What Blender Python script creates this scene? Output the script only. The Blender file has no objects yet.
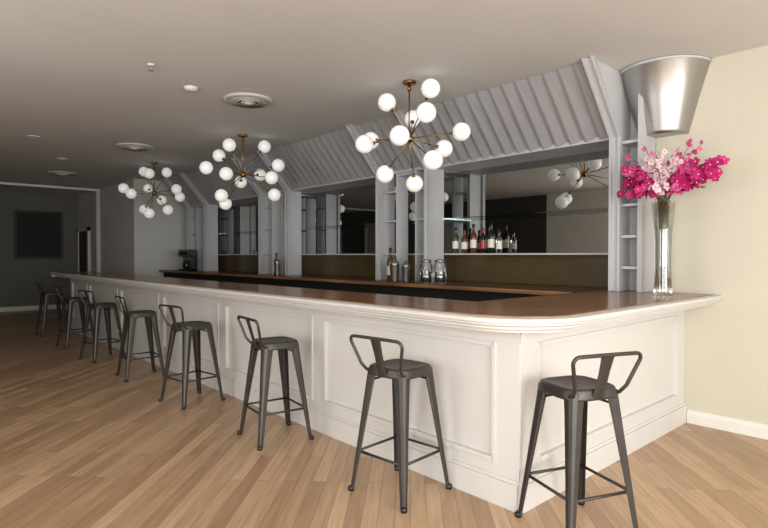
import bpy, bmesh, math, random
from mathutils import Vector, Matrix
random.seed(7)
scene = bpy.context.scene
COL = scene.collection

# ------------------------------------------------------------ materials
def lin(c):
    c = c/255.0
    return c/12.92 if c <= 0.04045 else ((c+0.055)/1.055)**2.4
def rgb(r, g, b): return (lin(r), lin(g), lin(b), 1.0)

def mat(name, col, rough=0.5, metal=0.0, var=0.06, scale=6.0, bump=0.0, emis=0.0, trans=0.0, ior=1.45, stretch=None, spec=None):
    m = bpy.data.materials.new(name); m.use_nodes = True
    nt = m.node_tree; N = nt.nodes; L = nt.links
    b = N["Principled BSDF"]
    b.inputs["Roughness"].default_value = rough
    b.inputs["Metallic"].default_value = metal
    if spec is not None: b.inputs["Specular IOR Level"].default_value = spec
    if trans: b.inputs["Transmission Weight"].default_value = trans; b.inputs["IOR"].default_value = ior
    if emis:
        b.inputs["Emission Color"].default_value = col; b.inputs["Emission Strength"].default_value = emis
    tc = N.new("ShaderNodeTexCoord"); mp = N.new("ShaderNodeMapping")
    L.new(tc.outputs["Object"], mp.inputs["Vector"])
    if stretch: mp.inputs["Scale"].default_value = stretch
    nz = N.new("ShaderNodeTexNoise"); nz.inputs["Scale"].default_value = scale; nz.inputs["Detail"].default_value = 4
    L.new(mp.outputs[0], nz.inputs["Vector"])
    rp = N.new("ShaderNodeValToRGB")
    rp.color_ramp.elements[0].position = 0.3; rp.color_ramp.elements[1].position = 0.7
    rp.color_ramp.elements[0].color = (col[0]*(1-var), col[1]*(1-var), col[2]*(1-var), 1)
    rp.color_ramp.elements[1].color = (min(1, col[0]*(1+var)), min(1, col[1]*(1+var)), min(1, col[2]*(1+var)), 1)
    L.new(nz.outputs["Fac"], rp.inputs["Fac"]); L.new(rp.outputs[0], b.inputs["Base Color"])
    if bump:
        bp = N.new("ShaderNodeBump"); bp.inputs["Strength"].default_value = bump; bp.inputs["Distance"].default_value = 0.01
        L.new(nz.outputs["Fac"], bp.inputs["Height"]); L.new(bp.outputs[0], b.inputs["Normal"])
    return m

def thin_glass(name, tint, base=0.10):
    m = bpy.data.materials.new(name); m.use_nodes = True
    nt = m.node_tree; N = nt.nodes; L = nt.links
    N.remove(N["Principled BSDF"]); out = N["Material Output"]
    tr = N.new("ShaderNodeBsdfTransparent"); tr.inputs[0].default_value = tint
    gl = N.new("ShaderNodeBsdfGlossy"); gl.inputs["Roughness"].default_value = 0.03; gl.inputs["Color"].default_value = (1,1,1,1)
    lw = N.new("ShaderNodeLayerWeight"); lw.inputs["Blend"].default_value = 0.35
    mr = N.new("ShaderNodeMapRange"); mr.inputs["To Min"].default_value = base*0.5; mr.inputs["To Max"].default_value = 0.75
    L.new(lw.outputs["Fresnel"], mr.inputs["Value"])
    mx = N.new("ShaderNodeMixShader"); L.new(mr.outputs[0], mx.inputs[0]); L.new(tr.outputs[0], mx.inputs[1]); L.new(gl.outputs[0], mx.inputs[2])
    L.new(mx.outputs[0], out.inputs["Surface"]); return m

M_wall = mat("cream_wall_paint", rgb(199, 194, 177), 0.85, var=0.02, scale=2, bump=0.03)
M_wall2 = mat("grey_wall_paint", rgb(203, 203, 197), 0.85, var=0.02, scale=2)
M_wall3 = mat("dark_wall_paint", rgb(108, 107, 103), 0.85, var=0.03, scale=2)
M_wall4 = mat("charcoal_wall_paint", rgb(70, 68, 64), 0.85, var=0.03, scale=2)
M_ceil = mat("ceiling_plaster", rgb(212, 211, 208), 0.9, var=0.04, scale=0.8, bump=0.05)
M_trim = mat("white_trim_paint", rgb(222, 220, 213), 0.45, var=0.01)
M_bar = mat("bar_panel_paint", rgb(208, 205, 201), 0.5, var=0.015, scale=3)
M_unit = mat("shelving_paint", rgb(188, 189, 191), 0.45, var=0.02)
M_slat = mat("slat_paint", rgb(174, 173, 175), 0.34, metal=0.25, var=0.03, scale=3)
M_wood = mat("walnut_top", rgb(134, 96, 66), 0.2, var=0.5, scale=3, stretch=(0.5, 6, 6))
M_wood2 = mat("dark_walnut_backbar", rgb(88, 61, 44), 0.26, var=0.4, scale=3, stretch=(0.5, 6, 6))
M_olive = mat("counter_reflection_brown", rgb(84, 69, 44), 0.28, var=0.1)  # brown imitates the counter wood reflected under the shelf
M_black = mat("black_void", rgb(16, 15, 14), 0.8)  # flat black puts the dark of gaps into the colour
M_mirror = mat("tinted_mirror", rgb(190, 192, 191), 0.01, 1.0, var=0.01)
M_glass = thin_glass("clear_glass", (0.95, 0.97, 0.96, 1))
M_shelfg = thin_glass("shelf_glass", (0.62, 0.70, 0.68, 1), 0.3)
M_steel = mat("brushed_steel", rgb(176, 174, 171), 0.36, 1.0, var=0.05, scale=4, stretch=(1, 1, 30))
M_gun = mat("gunmetal", rgb(70, 67, 64), 0.42, 0.6, var=0.12, scale=9)
M_brass = mat("aged_brass", rgb(150, 118, 66), 0.3, 1.0, var=0.08)
M_globe = mat("opal_glass", rgb(244, 243, 240), 0.18, var=0.0, emis=0.26)
M_dkbot = mat("dark_bottle_glass", rgb(20, 26, 18), 0.08)
M_ambot = mat("amber_bottle_glass", rgb(92, 52, 20), 0.08)
M_grbot = mat("green_bottle_glass", rgb(52, 72, 42), 0.08)
M_label = mat("paper_label", rgb(225, 220, 205), 0.7)
M_red = mat("red_plastic", rgb(150, 26, 26), 0.35)
M_blk = mat("black_plastic", rgb(26, 26, 27), 0.3)
M_mag = mat("magenta_petal", rgb(176, 10, 96), 0.55, var=0.35, scale=14)
M_pink = mat("pink_petal", rgb(206, 88, 138), 0.55, var=0.2, scale=14)
M_pale = mat("pale_petal", rgb(226, 196, 204), 0.55, var=0.1, scale=14)
M_stem = mat("green_stem", rgb(70, 92, 50), 0.6, var=0.2)
M_twig = mat("brown_twig", rgb(92, 66, 50), 0.7, var=0.2)
M_vent = mat("vent_metal", rgb(204, 202, 197), 0.5, var=0.02)
M_pic = mat("dark_picture", rgb(26, 24, 22), 0.7, var=0.3)
M_door = mat("door_wood", rgb(60, 54, 48), 0.6, var=0.05)

def floor_mat():
    m = bpy.data.materials.new("oak_plank_floor"); m.use_nodes = True
    nt = m.node_tree; N = nt.nodes; L = nt.links; b = N["Principled BSDF"]
    g = N.new("ShaderNodeNewGeometry"); mp = N.new("ShaderNodeMapping")
    mp.inputs["Rotation"].default_value = (0, 0, math.radians(45))
    L.new(g.outputs["Position"], mp.inputs["Vector"])
    br = N.new("ShaderNodeTexBrick"); br.offset = 0.37; br.offset_frequency = 2
    br.inputs["Scale"].default_value = 1.0; br.inputs["Brick Width"].default_value = 1.15
    br.inputs["Row Height"].default_value = 0.09; br.inputs["Mortar Size"].default_value = 0.0015
    br.inputs["Mortar Smooth"].default_value = 0.3; br.inputs["Bias"].default_value = 0.0
    br.inputs["Color1"].default_value = rgb(154, 123, 94); br.inputs["Color2"].default_value = rgb(188, 157, 124)
    br.inputs["Mortar"].default_value = rgb(104, 78, 56)
    L.new(mp.outputs[0], br.inputs["Vector"])
    mp2 = N.new("ShaderNodeMapping"); mp2.inputs["Scale"].default_value = (1.2, 16, 1)
    L.new(mp.outputs[0], mp2.inputs["Vector"])
    nz = N.new("ShaderNodeTexNoise"); nz.inputs["Scale"].default_value = 2.2; nz.inputs["Detail"].default_value = 8
    L.new(mp2.outputs[0], nz.inputs["Vector"])
    mx = N.new("ShaderNodeMix"); mx.data_type = 'RGBA'; mx.blend_type = 'OVERLAY'; mx.inputs[0].default_value = 0.4
    L.new(br.outputs["Color"], mx.inputs[6]); L.new(nz.outputs["Fac"], mx.inputs[7])
    L.new(mx.outputs[2], b.inputs["Base Color"])
    b.inputs["Roughness"].default_value = 0.34
    bp = N.new("ShaderNodeBump"); bp.inputs["Strength"].default_value = 0.15; bp.inputs["Distance"].default_value = 0.003
    L.new(br.outputs["Fac"], bp.inputs["Height"]); bp.invert = True
    L.new(bp.outputs[0], b.inputs["Normal"])
    return m
M_floor = floor_mat()

# ------------------------------------------------------------ mesh builder
class MB:
    def __init__(s): s.bm = bmesh.new(); s.mats = []
    def mi(s, m):
        if m not in s.mats: s.mats.append(m)
        return s.mats.index(m)
    def face(s, vs, m, smooth=False):
        try: f = s.bm.faces.new(vs)
        except ValueError: return None
        f.material_index = s.mi(m); f.smooth = smooth; return f
    def box(s, x0, x1, y0, y1, z0, z1, m, bev=0.0, M=None):
        vs = [s.bm.verts.new(Vector(p)) for p in [(x0,y0,z0),(x1,y0,z0),(x1,y1,z0),(x0,y1,z0),(x0,y0,z1),(x1,y0,z1),(x1,y1,z1),(x0,y1,z1)]]
        fs = [s.face([vs[i] for i in q], m) for q in [(3,2,1,0),(4,5,6,7),(0,1,5,4),(1,2,6,5),(2,3,7,6),(3,0,4,7)]]
        if bev > 0:
            es = list({e for f in fs for e in f.edges})
            r = bmesh.ops.bevel(s.bm, geom=es, offset=bev, segments=2, affect='EDGES', profile=0.7)
            vs = list({v for f in r['faces'] for v in f.verts} | {v for v in vs if v.is_valid})
        if M is not None:
            for v in vs: v.co = M @ v.co
    def lathe(s, prof, c, m, seg=24, smooth=True, a0=0.0, a1=2*math.pi, M=None):
        full = abs(a1-a0-2*math.pi) < 1e-6
        n = seg if full else seg+1
        rings = []
        for r, z in prof:
            ring = []
            for i in range(n):
                a = a0+(a1-a0)*i/seg
                p = Vector((r*math.cos(a), r*math.sin(a), z))
                if M is not None: p = M @ p
                ring.append(s.bm.verts.new(Vector(c)+p))
            rings.append(ring)
        for k in range(len(rings)-1):
            for i in range(seg):
                j = (i+1) % n
                s.face([rings[k][i], rings[k][j], rings[k+1][j], rings[k+1][i]], m, smooth)
        if full:
            if prof[0][0] > 1e-4: s.face(rings[0][::-1], m)
            if prof[-1][0] > 1e-4: s.face(rings[-1], m)
    def sphere(s, c, r, m, seg=24):
        prof = [(max(r*math.sin(math.pi*k/14), 1e-5), -r*math.cos(math.pi*k/14)) for k in range(15)]
        s.lathe(prof, c, m, seg)
    def tube(s, pts, rad, m, seg=8, smooth=True):
        pts = [Vector(p) for p in pts]; n = len(pts)
        if not isinstance(rad, (list, tuple)): rad = [rad]*n
        up = None; rings = []
        for i in range(n):
            t = (pts[min(i+1, n-1)]-pts[max(i-1, 0)]).normalized()
            if up is None:
                up = t.orthogonal().normalized()
            else:
                up = (up - t*up.dot(t)).normalized()
            w = t.cross(up)
            rings.append([s.bm.verts.new(pts[i]+(up*math.cos(2*math.pi*k/seg)+w*math.sin(2*math.pi*k/seg))*rad[i]) for k in range(seg)])
        for i in range(n-1):
            for k in range(seg):
                j = (k+1) % seg
                s.face([rings[i][k], rings[i][j], rings[i+1][j], rings[i+1][k]], m, smooth)
        s.face(rings[0][::-1], m); s.face(rings[-1], m)
    def prism(s, poly, f0, f1, m):
        a = [s.bm.verts.new(Vector(f0(p))) for p in poly]; b = [s.bm.verts.new(Vector(f1(p))) for p in poly]
        s.face(a[::-1], m); s.face(b, m)
        for i in range(len(poly)):
            j = (i+1) % len(poly); s.face([a[i], a[j], b[j], b[i]], m)
    def sweep(s, path, prof, m, smooth=False):
        rings = [[s.bm.verts.new(Vector((p[0]+n[0]*d, p[1]+n[1]*d, z))) for d, z in prof] for p, n in path]
        for i in range(len(rings)-1):
            for k in range(len(prof)-1):
                s.face([rings[i][k], rings[i+1][k], rings[i+1][k+1], rings[i][k+1]], m, smooth)
        s.face(rings[0], m); s.face(rings[-1][::-1], m)
    def obj(s, name, loc=(0,0,0), rot=0.0, auto=True):
        bmesh.ops.recalc_face_normals(s.bm, faces=s.bm.faces)
        me = bpy.data.meshes.new(name+"_mesh"); s.bm.to_mesh(me); s.bm.free()
        for m in s.mats: me.materials.append(m)
        o = bpy.data.objects.new(name, me); o.location = loc; o.rotation_euler = (0,0,rot); COL.objects.link(o)
        return o
def inst(name, src, loc, rot=0.0):
    o = bpy.data.objects.new(name, src.data); o.location = loc; o.rotation_euler = (0,0,rot); COL.objects.link(o); return o

# ------------------------------------------------------------ dimensions
CH = 3.10          # ceiling
YB = 5.12          # back wall (right part)
YR = 5.44          # recessed back wall behind the back bar
YF = -2.5          # wall behind camera
XR = 3.5; XL = -17.0
BT = 1.125         # bar top
PY = 2.62; PX = -1.75   # panel faces
EY = 2.32; EX = -1.45   # counter edge
BL = -12.28
XRB = -2.0         # where the recess ends

# ------------------------------------------------------------ room shell
b = MB(); b.box(XL-0.1, XR+0.1, YF-0.1, YR+0.1, -0.1, 0, M_floor); b.obj("floor")
b = MB(); b.box(XL-0.1, XR+0.1, YF-0.1, YR+0.1, CH, CH+0.1, M_ceil); b.obj("ceiling")
b = MB(); b.box(XRB, XR+0.1, YB, YR+0.1, 0, CH, M_wall); b.box(-12.3, XRB, YR, YR+0.1, 0, CH, M_wall2); b.obj("wall_back")
b = MB(); b.box(XL, -12.3, 3.9, YR+0.1, 0, CH, M_wall2); b.obj("wall_column")
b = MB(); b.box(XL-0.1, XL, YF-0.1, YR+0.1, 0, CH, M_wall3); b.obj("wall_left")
# right wall with window opening
b = MB()
b.box(XR, XR+0.1, YF-0.1, -1.6, 0, CH, M_wall); b.box(XR, XR+0.1, 3.4, YB+0.1, 0, CH, M_wall)
b.box(XR, XR+0.1, -1.6, 3.4, 0, 0.5, M_wall); b.box(XR, XR+0.1, -1.6, 3.4, 2.7, CH, M_wall); b.obj("wall_right")
# front wall with window x -0.5..3.0 and added fill-light opening -5.2..-3.0
b = MB()
def fw(x0, x1, z0, z1, m): b.box(x0, x1, YF-0.1, YF, z0, z1, m)
fw(-3.0, -0.5, 0, CH, M_wall2); fw(-5.2, -3.0, 0, 0.6, M_wall2); fw(-5.2, -3.0, 2.7, CH, M_wall2)
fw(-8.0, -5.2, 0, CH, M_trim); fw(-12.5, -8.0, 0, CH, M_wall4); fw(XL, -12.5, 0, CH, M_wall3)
fw(3.0, XR, 0, CH, M_wall); fw(-0.5, 3.0, 0, 0.5, M_wall); fw(-0.5, 3.0, 2.7, CH, M_wall); b.obj("wall_front")
b = MB()
for yy in (-1.6, 0.03, 1.7, 3.34): b.box(XR-0.02, XR+0.1, yy, yy+0.06, 0.5, 2.7, M_trim)
for zz in (0.5, 2.64): b.box(XR-0.02, XR+0.1, -1.6, 3.4, zz, zz+0.06, M_trim)
b.obj("window_1")
b = MB()
for xx in (-0.5, 1.2, 2.94): b.box(xx, xx+0.06, YF-0.1, YF+0.02, 0.5, 2.7, M_trim)
for zz in (0.5, 2.64): b.box(-0.5, 3.0, YF-0.1, YF+0.02, zz, zz+0.06, M_trim)
b.obj("window_2")
b = MB()  # unseen window, added to bring light to the mid bar
for xx in (-5.2, -4.13, -3.06): b.box(xx, xx+0.06, YF-0.1, YF+0.02, 0.6, 2.7, M_trim)
for zz in (0.6, 2.64): b.box(-5.2, -3.0, YF-0.1, YF+0.02, zz, zz+0.06, M_trim)
b.obj("added_fill_window")
# white framed doorways opposite the bar (seen in the mirrors)
for k, x0 in enumerate((-12.4, -15.6)):
    b = MB(); y0 = YF+0.002
    b.box(x0, x0+0.12, y0, YF+0.05, 0, 2.5, M_trim); b.box(x0+1.3, x0+1.42, y0, YF+0.05, 0, 2.5, M_trim); b.box(x0-0.03, x0+1.45, y0, YF+0.06, 2.5, 2.64, M_trim)
    b.box(x0+0.12, x0+1.3, y0, YF+0.03, 0, 2.5, M_wall2)
    for z0, z1 in ((0.2, 1.0), (1.15, 2.3)):
        for dx in (0.22, 0.77): b.box(x0+dx, x0+dx+0.43, YF+0.02, YF+0.04, z0, z1, M_trim, 0.004)
    b.sphere((x0+0.2, YF+0.07, 1.02), 0.03, M_brass, 12)
    b.obj("door_%d" % (k+2))
# baseboards
def base_prof(): return [(0,0),(0.018,0),(0.018,0.085),(0.010,0.10),(0.010,0.11),(0,0.115)]
b = MB(); b.sweep([((PX+0.03, YB),(0,-1)), ((XR, YB),(0,-1))], base_prof(), M_trim); b.obj("baseboard_back")
b = MB(); b.sweep([((XL, YF),(1,0)), ((XL, 3.9),(1,0))], base_prof(), M_trim); b.obj("baseboard_left")
b = MB(); b.sweep([((-15.74, 3.9),(0,-1)), ((-12.3, 3.9),(0,-1))], base_prof(), M_trim); b.obj("baseboard_column")
# opening trim at left
b = MB(); b.box(-14.96, -14.86, YF, 3.9, CH-0.05, CH, M_trim); b.obj("trim_1")
b = MB(); b.box(-14.96, -14.86, 3.82, 3.9, 0, CH-0.05, M_wall2); b.obj("trim_2")
# dark window on far wall
b = MB(); b.box(XL+0.005, XL+0.05, 2.40, 3.52, 1.36, 2.64, M_door, 0.005); b.box(XL+0.045, XL+0.055, 2.46, 3.46, 1.42, 2.58, M_pic)
b.box(XL+0.05, XL+0.06, 2.94, 2.97, 1.42, 2.58, M_pic); b.box(XL+0.05, XL+0.06, 2.46, 3.46, 1.98, 2.01, M_pic); b.obj("window_4")
# door on column side
b = MB()
b.box(-16.75, -15.85, 3.86, 3.898, 0, 2.1, M_door)
for x0 in (-16.65, -16.28): 
    for z0, z1 in ((0.2, 0.95), (1.1, 1.95)): b.box(x0, x0+0.3, 3.85, 3.862, z0, z1, M_door, 0.004)
for x0 in (-16.85, -15.85): b.box(x0, x0+0.1, 3.84, 3.898, 0, 2.2, M_trim)
b.box(-16.85, -15.75, 3.84, 3.898, 2.1, 2.2, M_trim)
b.sphere((-15.95, 3.82, 1.0), 0.03, M_brass, 12)
b.obj("door_1")

# ------------------------------------------------------------ bar counter
def edge_path(r, x_end=EX, y_end=EY, left=BL, back=YB-0.002, seg=18):
    P = [((left, y_end), (0,-1))]
    cx, cy = x_end-r, y_end+r
    for i in range(seg+1):
        a = -math.pi/2 + (math.pi/2)*i/seg
        P.append(((cx+r*math.cos(a), cy+r*math.sin(a)), (math.cos(a), math.sin(a))))
    P.append(((x_end, back), (1,0)))
    return P
b = MB()
# carcass
b.box(BL+0.25, PX-0.02, PY+0.02, PY+0.36, 0, BT-0.09, M_bar)
b.box(PX-0.42, PX-0.02, PY+0.36, YB-0.002, 0, BT-0.09, M_bar)
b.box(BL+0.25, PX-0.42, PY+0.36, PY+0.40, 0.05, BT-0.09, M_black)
def panel_run(u0, u1, posts, place):
    """raised stile / rail framing along a run. place(u0,u1,z0,z1,depth0,depth1,bevel)"""
    top = BT-0.09
    place(u0, u1, 0, 0.15, -0.012, 0.026, 0.004)      # skirting
    place(u0, u1, 0.15, 0.17, -0.012, 0.012, 0.003)
    place(u0, u1, 0.17, 0.24, -0.012, 0.002, 0)
    place(u0, u1, top-0.09, top, -0.012, 0.002, 0)
    place(u0, u1, top-0.03, top, -0.0, 0.02, 0.004)
    for (p0, p1) in posts: place(p0, p1, 0.17, top-0.001, -0.012, 0.0035, 0.002)
    for i in range(len(posts)-1):
        a, c = posts[i][1], posts[i+1][0]
        w = 0.028
        z0, z1 = 0.24, top-0.09
        place(a, a+w, z0, z1, -0.02, 0.012, 0.005); place(c-w, c, z0, z1, -0.02, 0.012, 0.005)
        place(a+w*0.5, c-w*0.5, z0, z0+w, -0.02, 0.012, 0.005); place(a+w*0.5, c-w*0.5, z1-w, z1, -0.02, 0.012, 0.005)
def place_long(u0, u1, z0, z1, d0, d1, bv): b.box(u0, u1, PY-d1, PY-d0+0.012, z0, z1, M_bar, bv)
def place_short(u0, u1, z0, z1, d0, d1, bv): b.box(PX+d0-0.012, PX+d1, u0, u1, z0, z1, M_bar, bv)
posts = []
posts.append((PX-0.16, PX))
x = -3.62
while x > BL+0.6:
    posts.append((x-0.15, x)); x -= 1.76
posts.append((BL+0.25, BL+0.37))
posts = sorted(posts)
panel_run(BL+0.25, PX, posts, place_long)
panel_run(PY, YB-0.003, [(PY, PY+0.17), (YB-0.17, YB-0.003)], place_short)
# moulded edge
prof = [(-0.32,BT-0.090),(-0.085,BT-0.090),(-0.080,BT-0.078),(-0.060,BT-0.074),(-0.052,BT-0.066),(-0.052,BT-0.056),(-0.030,BT-0.052),(-0.018,BT-0.045),(-0.016,BT-0.036),
        (-0.006,BT-0.034),(0,BT-0.027),(0,BT-0.016),(-0.006,BT-0.009),(-0.02,BT-0.006),(-0.12,BT-0.004)]
b.sweep(edge_path(0.46), prof, M_bar)
# wooden top : L shape
ow = 0.075
pth = [(p[0]-n[0]*ow, p[1]-n[1]*ow) for p, n in edge_path(0.46)]
poly = pth + [(-2.40, YB-0.002), (-2.40, EY+0.74), (BL, EY+0.74)]
b.prism(poly, lambda p: (p[0], p[1], BT-0.05), lambda p: (p[0], p[1], BT), M_wood)
# inner face of the well, painted black for the shade in the gap
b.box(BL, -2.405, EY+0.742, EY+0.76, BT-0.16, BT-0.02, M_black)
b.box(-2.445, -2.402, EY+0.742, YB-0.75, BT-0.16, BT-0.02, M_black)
b.box(BL, BL+0.04, EY+0.02, EY+0.74, BT-0.09, BT-0.002, M_bar)
b.obj("bar_counter")

# ------------------------------------------------------------ back bar
YM = 5.36   # mirror plane
YC = 4.42   # back counter front
b = MB()
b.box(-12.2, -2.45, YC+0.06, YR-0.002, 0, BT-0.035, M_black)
b.box(-12.25, -2.42, YC, YR-0.002, BT-0.035, BT+0.001, M_wood2, 0.004)
b.box(-2.42, XRB-0.002, YB+0.001, YR-0.002, BT-0.06, BT+0.001, M_wood2)
b.box(-12.25, -2.42, YC-0.02, YC+0.02, BT-0.04, BT+0.010, M_wood, 0.006)
x = -12.1
while x < -2.9:
    b.box(x+0.02, x+0.66, YC+0.04, YC+0.062, 0.12, 0.86, M_wood2, 0.004)
    b.tube([(x+0.55, YC+0.02, 0.75), (x+0.62, YC+0.02, 0.75)], 0.006, M_brass, 6); x += 0.7
b.obj("back_bar_cabinet")

XE = -2.24
bays = [(-4.54, XE), (-7.70, -5.43), (-10.83, -8.56)]
towers = [(-5.43, -4.54), (-8.56, -7.70), (-11.70, -10.83)]
ribs = [XE, -4.54, -5.43, -7.70, -8.56, -10.83, -11.70]
Z0 = BT+0.003
ZC = 2.55   # canopy bottom
ZS = 1.475  # lower shelf top
DW = 5.10   # tower depth
b = MB()
b.box(-11.75, XRB-0.002, YM+0.002, YR-0.002, Z0, CH-0.002, M_unit)
for xr in ribs:
    yb = YM+0.001 if xr == XE or xr == -11.70 else DW
    b.prism([(4.36, CH-0.002), (4.86, ZC-0.03), (YM+0.001, ZC-0.03), (YM+0.001, CH-0.002)], lambda p: (xr-0.022, p[0], p[1]), lambda p: (xr+0.022, p[0], p[1]), M_unit)
    b.box(xr-0.022, xr+0.022, 4.86, yb, Z0, ZC-0.03, M_unit)
    # front flange
    fl = [(4.33, CH-0.002), (4.835, ZC-0.04), (4.835, Z0), (4.862, Z0), (4.862, ZC-0.03), (4.37, CH-0.002)]
    b.prism(fl, lambda p: (xr-0.05, p[0], p[1]), lambda p: (xr+0.05, p[0], p[1]), M_unit)
    for dx in (-0.039, 0.039):
        fl2 = [(4.30, CH-0.002), (4.815, ZC-0.045), (4.815, Z0), (4.84, Z0), (4.84, ZC-0.04), (4.34, CH-0.002)]
        b.prism(fl2, lambda p: (xr+dx-0.011, p[0], p[1]), lambda p: (xr+dx+0.011, p[0], p[1]), M_unit)
zs = (ZS-0.01, 1.90)
def board(x, z1=ZC-0.04): b.box(x-0.012, x+0.012, 4.90, DW, Z0, z1, M_unit)
for (a, c) in towers:
    board(a+0.27); board(c-0.27)
    for z in zs+(2.28,):
        b.box(a+0.02, a+0.27, 4.89, DW, z-0.010, z+0.010, M_unit); b.box(c-0.27, c-0.02, 4.89, DW, z-0.010, z+0.010, M_unit)
    b.box(a+0.27, c-0.27, 4.91, YM, ZC-0.07, ZC-0.04, M_unit)
# end tower right
b.box(-2.045, XRB-0.004, 4.84, YM+0.01, Z0, CH-0.005, M_unit)
for z in (1.34, 1.62, 1.90, 2.18, 2.46): b.box(XE+0.02, -2.04, 4.87, YM+0.01, z-0.012, z+0.012, M_unit)
b.box(XE+0.02, -2.04, 5.10, YM+0.01, Z0, CH-0.005, M_unit)
# canopy bottoms + sills
for (a, c) in bays:
    b.box(a+0.02, c-0.02, 4.90, YM+0.001, ZC-0.04, ZC, M_unit)
    b.box(a-0.2, c-0.02, 5.12, YM+0.001, ZS-0.018, ZS, M_unit)
for (a, c) in towers: b.box(a+0.02, c-0.02, 4.88, YM+0.001, ZC-0.04, ZC, M_unit)
b.obj("back_bar_shelving")
# glass shelves
for (a, c) in bays:
    g = MB(); g.box(a+0.025, c-0.025, 5.08, YM-0.008, 1.897, 1.907, M_shelfg); g.obj("glass_shelf")
# mirrors
g = MB(); g.box(-11.67, XE-0.023, YM-0.006, YM+0.001, ZS+0.001, ZC-0.041, M_mirror); g.obj("wall_mirror")
g = MB(); g.box(-11.67, XE-0.023, YM-0.006, YM+0.001, Z0, ZS-0.019, M_olive); g.obj("counter_reflection_panel")  # counter reflection painted as a plain brown panel
# slatted canopy
for (a, c) in bays+towers:
    g = MB(); a2, c2 = a+0.024, c-0.024
    n = round((c2-a2)/0.15); w = (c2-a2)/n
    T = Vector((0, 4.42, CH-0.003)); B = Vector((0, 4.92, ZC))
    nrm = Vector((0, -(T.z-B.z), -(B.y-T.y))).normalized()
    for i in range(n):
        x0, x1 = a2+i*w, a2+(i+1)*w
        def pt(x, base, d): return Vector((x, base.y, base.z)) + nrm*d
        cs = [(x0, 0.0), (x0, 0.038), (x0+w*0.14, 0.042), (x1-0.002, 0.006), (x1, 0.0), ]
        va = [g.bm.verts.new(Vector((x, T.y+nrm.y*d, T.z))) for x, d in cs]
        vb = [g.bm.verts.new(pt(x, B, d)) for x, d in cs]
        for k in range(len(cs)-1): g.face([va[k], va[k+1], vb[k+1], vb[k]], M_slat)
        g.face(va[::-1], M_slat); g.face(vb, M_slat)
    g.obj("slatted_canopy")
# metal half cone hood
g = MB()
HC = (-1.93, YB-0.004, 0)
prof = [(0.190, 2.50), (0.200, 2.50), (0.208, 2.53), (0.28, 2.80), (0.362, CH-0.03), (0.37, CH-0.02), (0.37, CH-0.002), (0.34, CH-0.002), (0.27, 2.80), (0.190, 2.50)]
g.lathe(prof, HC, M_steel, 32, True, math.pi, 2*math.pi)
g.lathe([(0.001, 2.505), (0.193, 2.505)], HC, M_steel, 32, True, math.pi, 2*math.pi)
g.tube([(HC[0]+0.367*math.cos(math.pi+math.pi*i/24), HC[1]-0.012+0.367*math.sin(math.pi+math.pi*i/24), CH-0.016) for i in range(25)], 0.012, M_unit, 8)
g.obj("metal_wall_hood")

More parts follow.
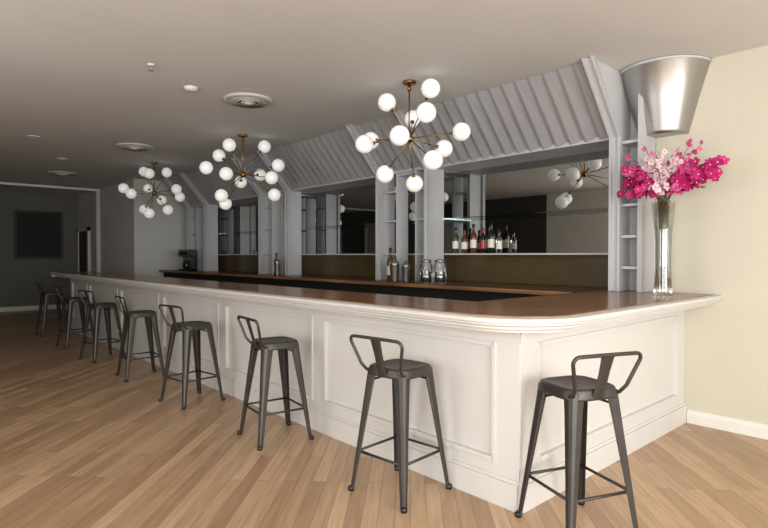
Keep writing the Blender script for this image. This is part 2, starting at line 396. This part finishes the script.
# ------------------------------------------------------------ bar stool
def superell(a, r, e=4.5):
    c, s_ = math.cos(a), math.sin(a)
    k = (abs(c)**e+abs(s_)**e)**(-1/e)
    return Vector((c*k*r, s_*k*r, 0))
def make_stool():
    g = MB(); H = 0.780; R = 0.155
    rings = []
    for sc, z in [(0.06, H-0.012), (0.5, H-0.010), (0.85, H-0.004), (0.93, H), (0.985, H-0.003), (1.01, H-0.012), (1.05, H-0.045), (1.06, H-0.055), (1.03, H-0.058), (0.9, H-0.03)]:
        rings.append([g.bm.verts.new(superell(2*math.pi*i/40, R*sc)+Vector((0,0,z))) for i in range(40)])
    for k in range(len(rings)-1):
        for i in range(40):
            j = (i+1) % 40; g.face([rings[k][i], rings[k][j], rings[k+1][j], rings[k+1][i]], M_gun, True)
    g.face(rings[0][::-1], M_gun); g.face(rings[-1], M_gun)
    T = 0.130; F = 0.215
    def legp(sx, sy, z):
        f = 1-z/(H-0.03); return Vector((sx*(T+(F-T)*f), sy*(T+(F-T)*f), z))
    for sx in (-1, 1):
        for sy in (-1, 1):
            d = Vector((sx, sy, 0)).normalized(); t = Vector((-d.y, d.x, 0))
            secs = []
            for z, w in [(H-0.02, 0.050), (H-0.12, 0.043), (0.35, 0.031), (0.012, 0.020)]:
                p = legp(sx, sy, z)
                cs = [(-w, -w*0.75), (-w*1.0, -w*0.45), (-w*0.45, w*0.15), (0, w*0.32), (w*0.45, w*0.15), (w*1.0, -w*0.45), (w, -w*0.75), (w*0.35, -w*0.1), (0, 0), (-w*0.35, -w*0.1)]
                secs.append([g.bm.verts.new(p+t*u+d*v) for u, v in cs])
            for k in range(len(secs)-1):
                for i in range(10):
                    j = (i+1) % 10; g.face([secs[k][i], secs[k][j], secs[k+1][j], secs[k+1][i]], M_gun)
            g.face(secs[0], M_gun); g.face(secs[-1][::-1], M_gun)
            p = legp(sx, sy, 0.0); g.lathe([(0.012, 0), (0.019, 0.001), (0.021, 0.02), (0.012, 0.03)], (p.x, p.y, 0), M_blk, 12)
    for z in (0.245,):
        c = [legp(-1,-1,z), legp(1,-1,z), legp(1,1,z), legp(-1,1,z)]
        for i in range(4): g.tube([c[i]*0.985+Vector((0,0,z*0.015)), c[(i+1)%4]*0.985+Vector((0,0,z*0.015))], 0.0085, M_gun, 8)
    # cross brace under seat
    z = H-0.10
    g.tube([legp(-1,-1,z), (0,0,z+0.055), legp(1,1,z)], 0.007, M_gun, 6)
    g.tube([legp(1,-1,z), (0,0,z+0.05), legp(-1,1,z)], 0.007, M_gun, 6)
    # low back : loop tube (backrest on -y side)
    y0 = -R*0.95
    def lb(x, h): return Vector((x, y0-0.30*h-0.02, H-0.03+h))
    pts = [Vector((-0.140, -0.09, H-0.045)), Vector((-0.145, y0, H-0.03)), lb(-0.160, 0.04), lb(-0.190, 0.13), lb(-0.206, 0.175)]
    for i in range(1, 6):
        a = math.pi - math.pi/2*i/5
        pts.append(lb(-0.174+0.034*math.cos(a), 0.178+0.034*math.sin(a)))
    left = pts
    right = [Vector((-p.x, p.y, p.z)) for p in left][::-1]
    mid = [lb(-0.07, 0.213), lb(0, 0.213), lb(0.07, 0.213)]
    g.tube(left+mid+right, 0.0100, M_gun, 10)
    # splat
    sp = []
    for h, w in [(-0.02, 0.040), (0.03, 0.035), (0.12, 0.035), (0.19, 0.040), (0.212, 0.045)]:
        q = lb(0, h)
        sp.append([g.bm.verts.new(q+Vector((u, v, 0))) for u, v in [(-w, 0.004), (-w*0.5, -0.004), (w*0.5, -0.004), (w, 0.004), (w*0.5, 0.0), (-w*0.5, 0.0)]])
    for k in range(len(sp)-1):
        for i in range(6):
            j = (i+1) % 6; g.face([sp[k][i], sp[k][j], sp[k+1][j], sp[k+1][i]], M_gun)
    g.face(sp[0], M_gun); g.face(sp[-1][::-1], M_gun)
    return g
st = make_stool().obj("bar_stool", (-1.445, 2.69, 0), math.radians(68))
for (x, y, r) in [(-2.42, 2.33, 5), (-3.80, 2.27, -8), (-5.30, 2.22, 8), (-6.80, 2.22, -4), (-8.30, 2.2, 10), (-9.75, 2.2, 6), (-11.5, 2.2, 4)]:
    inst("bar_stool", st, (x, y, 0), math.radians(r))

# ------------------------------------------------------------ chandeliers
TH = math.radians(47.8)
Fv = Vector((-math.sin(TH), math.cos(TH), 0)); Rv = Vector((math.cos(TH), math.sin(TH), 0))
def make_chandelier():
    g = MB(); zc = -0.54
    g.lathe([(0.001, -0.03), (0.03, -0.03), (0.062, -0.022), (0.065, 0)], (0,0,0), M_brass, 24)
    g.tube([(0,0,-0.02), (0,0,zc)], 0.008, M_brass, 8)
    g.lathe([(0.001, -0.03), (0.016, -0.03), (0.018, -0.09), (0.001, -0.09)], (0,0,0), M_brass, 16)
    g.sphere((0,0,zc), 0.042, M_brass, 20)
    offs = [(-22,-38,1),(19,-42,-1),(-39,-5,1),(-50,6,-1),(-11,8,-1),(13,-13,-1),(37,5,1),(53,-7,-1),(20,28,-1),(-24,32,1),(7,40,1),(6,-30,1)]
    for k, (dx, dz, s) in enumerate(offs):
        L = 0.50 if k % 3 else 0.43
        u, v = dx/104.0, -dz/104.0
        q = math.sqrt(max(L*L-u*u-v*v, 0.0))
        p = Rv*u+Vector((0,0,v))+Fv*(q*s); p = p.normalized()*max(L, 0.42)
        c = Vector((0,0,zc))
        g.tube([c, c+p*0.99], 0.0055, M_brass, 8)
        e = c+p
        dirn = p.normalized()
        g.tube([e-dirn*0.105, e-dirn*0.075], [0.012, 0.026], M_brass, 12)
        g.sphere(e, 0.087, M_globe, 24)
    return g
c1 = make_chandelier().obj("chandelier", (-3.69, 3.67, CH), 0)
inst("chandelier", c1, (-6.85, 3.60, CH), math.radians(75))
inst("chandelier", c1, (-9.95, 3.50, CH), math.radians(200))

# ------------------------------------------------------------ ceiling fittings
def vent(x, y, r=0.26):
    g = MB(); 
    g.lathe([(r*0.80, 0.0), (r, -0.004), (r*0.98, -0.016), (r*0.86, -0.028), (r*0.80, -0.02)], (0,0,0), M_vent, 40)
    for k, rr in enumerate((0.72, 0.52, 0.32)):
        g.lathe([(r*rr*0.78, -0.01), (r*rr, -0.035-0.006*k), (r*rr*1.02, -0.04-0.006*k), (r*rr*0.74, -0.022)], (0,0,0), M_vent, 40)
    g.lathe([(0.001, -0.055), (r*0.17, -0.052), (r*0.2, -0.04), (0.001, -0.03)], (0,0,0), M_vent, 24)
    g.lathe([(0.001, -0.001), (r*0.8, -0.001)], (0,0,0), M_black, 32)
    return g.obj("ceiling_vent", (x, y, CH))
vent(-5.26, 2.83); vent(-8.64, 2.76); vent(-12.4, 2.57)
g = MB(); g.lathe([(0.001,-0.035),(0.045,-0.034),(0.06,-0.022),(0.068,-0.006),(0.068,0)], (0,0,0), M_trim, 24); g.obj("smoke_detector", (-5.26, 2.21, CH))
g = MB(); g.lathe([(0.001,-0.012),(0.03,-0.01),(0.034,0)], (0,0,0), M_trim, 20); g.tube([(0,0,0),(0,0,-0.05)],0.006,M_steel,8); g.lathe([(0.001,-0.05),(0.02,-0.05),(0.02,-0.053),(0.001,-0.054)],(0,0,0),M_steel,12); g.obj("sprinkler_head", (-4.86, 1.69, CH))
for (x, y) in ((-8.9, 1.5), (-10.6, 2.2)):
    g = MB(); g.lathe([(0.05,-0.002),(0.055,-0.012),(0.085,-0.008),(0.09,0)], (0,0,0), M_trim, 28); g.lathe([(0.001,-0.003),(0.05,-0.003)],(0,0,0),M_vent,20); g.obj("recessed_light", (x, y, CH))

# ------------------------------------------------------------ bottles & bar ware
def bottle(x, y, z, h, gm, lab, r=0.037, wine=True):
    g = MB()
    g.lathe([(0.001,0),(r*0.9,0.001),(r,0.008),(r,h*0.58),(r*0.9,h*0.65),(r*0.45,h*0.74),(r*0.36,h*0.80),(r*0.36,h*0.95),(r*0.43,h*0.955),(r*0.43,h*0.985),(0.001,h)], (0,0,0), gm, 20)
    if lab: g.lathe([(r*1.015,h*0.18),(r*1.02,h*0.19),(r*1.02,h*0.45),(r*1.015,h*0.46)], (0,0,0), lab, 20)
    g.lathe([(r*0.40,h*0.86),(r*0.45,h*0.87),(r*0.47,h*0.99),(0.001,h*1.005)], (0,0,0), M_red if lab is M_red else M_blk, 14)
    return g.obj("wine_bottle" if wine else "liquor_bottle", (x, y, z))
zsf = ZS+0.002
for (x, h, gm, lb_) in [(-4.42,0.32,M_grbot,M_label),(-4.28,0.29,M_ambot,M_label),(-4.14,0.35,M_ambot,M_label),(-4.00,0.30,M_dkbot,M_red),(-3.88,0.35,M_dkbot,M_label)]:
    bottle(x, 5.21, zsf, h, gm, lb_, 0.040)
bottle(-3.77, 5.21, zsf, 0.26, M_glass, M_label, 0.036, False)
ZT = BT+0.002
bottle(-5.02, 4.66, ZT, 0.42, M_ambot, M_label, 0.042)
bottle(-7.75, 4.66, ZT, 0.36, M_dkbot, M_label, 0.04)
def shaker(x, y, h=0.24, r=0.05):
    g = MB(); g.lathe([(0.001,0),(r*0.75,0.001),(r*0.8,0.01),(r,h*0.72),(r*1.02,h*0.73),(r*0.98,h*0.78),(r*0.5,h*0.9),(r*0.4,h*0.92),(r*0.4,h*0.99),(0.001,h)], (0,0,0), M_steel, 24); g.obj("cocktail_shaker", (x,y,ZT))
shaker(-4.88, 4.60, 0.29, 0.06); shaker(-4.74, 4.66, 0.26, 0.055); shaker(-7.62, 4.6, 0.28)
def jar(x, y, h=0.28, r=0.075):
    g = MB(); g.lathe([(0.001,0),(r*0.9,0),(r,0.01),(r,h*0.75),(r*0.75,h*0.85),(r*0.75,h*0.88)], (0,0,0), M_glass, 24)
    g.lathe([(0.001,0.02),(r*0.85,0.02),(r*0.85,h*0.5),(0.001,h*0.5)], (0,0,0), M_steel, 20)
    g.lathe([(r*0.8,h*0.87),(r*0.82,h*0.96),(r*0.2,h),(0.001,h)], (0,0,0), M_steel, 24); g.obj("glass_jar", (x,y,ZT))
jar(-4.33, 4.58); jar(-4.15, 4.62)
# coffee maker
g = MB()
g.box(-0.13, 0.13, -0.15, 0.15, 0, 0.04, M_blk, 0.01); g.box(-0.13, 0.13, 0.03, 0.15, 0.04, 0.32, M_steel, 0.01)
g.box(-0.13, 0.13, -0.15, 0.15, 0.30, 0.44, M_steel, 0.015); g.box(-0.09, 0.09, -0.156, -0.14, 0.33, 0.40, M_blk, 0.004)
g.lathe([(0.001,0.045),(0.07,0.045),(0.085,0.10),(0.08,0.17),(0.055,0.20),(0.055,0.22)], (0,-0.05,0), M_blk, 20)
g.tube([(0.0,-0.13,0.18),(0,-0.17,0.16),(0,-0.17,0.10),(0,-0.13,0.08)], 0.009, M_blk, 8)
g.obj("coffee_maker", (-11.2, 4.62, ZT), math.radians(35))

# ------------------------------------------------------------ vase of orchids
par = bpy.data.objects.new("vase_of_orchids", None); par.location = (-1.79, 4.74, BT+0.001); COL.objects.link(par)
g = MB()
g.lathe([(0.001,0.0),(0.072,0.0),(0.078,0.01),(0.070,0.05),(0.062,0.25),(0.066,0.50),(0.092,0.76),(0.088,0.76),(0.062,0.50),(0.058,0.25),(0.064,0.06),(0.001,0.045)], (0,0,0), M_glass, 32)
v = g.obj("vase"); v.parent = par
g = MB()
def petal(c, nrm, ang, L, W, m):
    t = nrm.orthogonal().normalized(); s_ = nrm.cross(t)
    d = t*math.cos(ang)+s_*math.sin(ang); w = nrm.cross(d)
    pts = [c, c+d*L*0.35+w*W*0.7+nrm*L*0.10, c+d*L*0.75+w*W*0.75+nrm*L*0.16, c+d*L*1.0+nrm*L*0.10, c+d*L*0.75-w*W*0.75+nrm*L*0.16, c+d*L*0.35-w*W*0.7+nrm*L*0.10]
    mid = g.bm.verts.new(c+d*L*0.6+nrm*L*0.04)
    vs = [g.bm.verts.new(p) for p in pts]
    for i in range(6): g.face([vs[i], vs[(i+1)%6], mid], m, True)
def blossom(c, nrm, size, m):
    for k in range(5):
        petal(c, nrm, 2*math.pi*k/5+random.random()*0.3, size*random.uniform(0.85,1.1), size*0.5, m)
    g.sphere(c+nrm*size*0.15, size*0.13, M_pale if m is M_mag else M_mag, 6)
def spike(end, m, nb, size, up=0.77, bulge=0.12):
    a = Vector((random.uniform(-.035,.035), random.uniform(-.035,.035), 0.07)); r_ = Vector((random.uniform(-.04,.04), random.uniform(-.04,.04), up))
    e = Vector(end); pts = []
    ctrl = r_+(e-r_)*0.4+Vector((0,0,bulge))
    for i in range(13):
        t = i/12; pts.append(r_*(1-t)**2+ctrl*2*t*(1-t)+e*t*t)
    g.tube([a, a.lerp(r_, 0.5)+Vector((0.005,0,0))]+pts, [0.004]*3+[0.0035-0.0015*i/12 for i in range(12)], M_stem if random.random()<0.5 else M_twig, 6)
    for i in range(nb):
        t = 0.35+0.65*i/(nb-1 if nb>1 else 1)
        p = r_*(1-t)**2+ctrl*2*t*(1-t)+e*t*t
        off = Vector((random.gauss(0,1), random.gauss(0,1)-0.7, random.gauss(0,0.8))).normalized()
        c = p+off*random.uniform(0.012,0.045)
        if c.y > 0.33: c.y = 0.33
        blossom(c, (off+Vector((0.1,-0.4,0.1))).normalized(), size*random.uniform(0.75,1.1)*(1-0.35*max(0,t-0.7)), m)
# magenta left
for e in [(-0.24,-0.24,0.92),(-0.27,-0.13,0.84),(-0.19,-0.26,1.02),(-0.23,-0.05,0.96),(-0.24,-0.18,1.05),(-0.15,-0.29,0.82),(-0.10,-0.30,0.88),(-0.12,-0.26,0.98)]: spike(e, M_mag, 12, 0.050)
# right magenta
for e in [(0.38,-0.02,0.94),(0.41,-0.05,1.02),(0.36,0.10,0.98),(0.33,-0.12,0.88),(0.40,0.08,1.06),(0.28,0.0,0.96),(0.30,-0.15,1.04),(0.22,-0.1,0.90)]: spike(e, M_mag, 12, 0.052)
# pale centre
for e in [(0.0,-0.25,1.08),(0.08,-0.2,0.96),(0.0,-0.1,1.16),(0.14,-0.1,1.08),(-0.08,-0.15,1.04),(0.05,-0.28,0.84)]: spike(e, M_pale, 12, 0.036)
# pink
for e in [(-0.12,-0.1,1.24),(0.10,0.05,1.18),(0.28,0.05,1.22),(-0.2,-0.2,1.14),(0.2,-0.2,0.84),(0.18,0.1,1.26)]: spike(e, M_pink, 10, 0.028)
v = g.obj("orchid_flowers"); v.parent = par

# ------------------------------------------------------------ lights
def area(name, loc, rot, sx, sy, power, col=(1,1,1)):
    l = bpy.data.lights.new(name, 'AREA'); l.shape = 'RECTANGLE'; l.size = sx; l.size_y = sy; l.energy = power; l.color = col
    o = bpy.data.objects.new(name, l); o.location = loc; o.rotation_euler = rot; COL.objects.link(o); return o
DC = (1.0, 0.99, 0.97)
area("window_daylight_right", (XR+0.05, 0.9, 1.6), (0, math.radians(90), 0), 2.15, 4.9, 375, DC)
area("window_daylight_front", (1.25, YF-0.05, 1.6), (math.radians(90), 0, 0), 3.4, 2.15, 245, DC)
area("added_fill_middle", (-4.1, YF-0.05, 1.65), (math.radians(90), 0, 0), 2.1, 2.05, 75, DC)  # added fill lamp for the middle of the bar
w = bpy.data.worlds.new("world"); scene.world = w; w.use_nodes = True
w.node_tree.nodes["Background"].inputs[0].default_value = (0.75, 0.85, 1, 1); w.node_tree.nodes["Background"].inputs[1].default_value = 0.6

# ------------------------------------------------------------ camera
cd = bpy.data.cameras.new("camera"); cd.lens = 545/768*36; cd.sensor_width = 36; cd.clip_start = 0.05
co = bpy.data.objects.new("camera", cd); co.location = (0, 0, 1.45)
co.rotation_euler = (math.radians(90-0.9), 0, TH); COL.objects.link(co); scene.camera = co
scene.view_settings.view_transform = 'Standard'
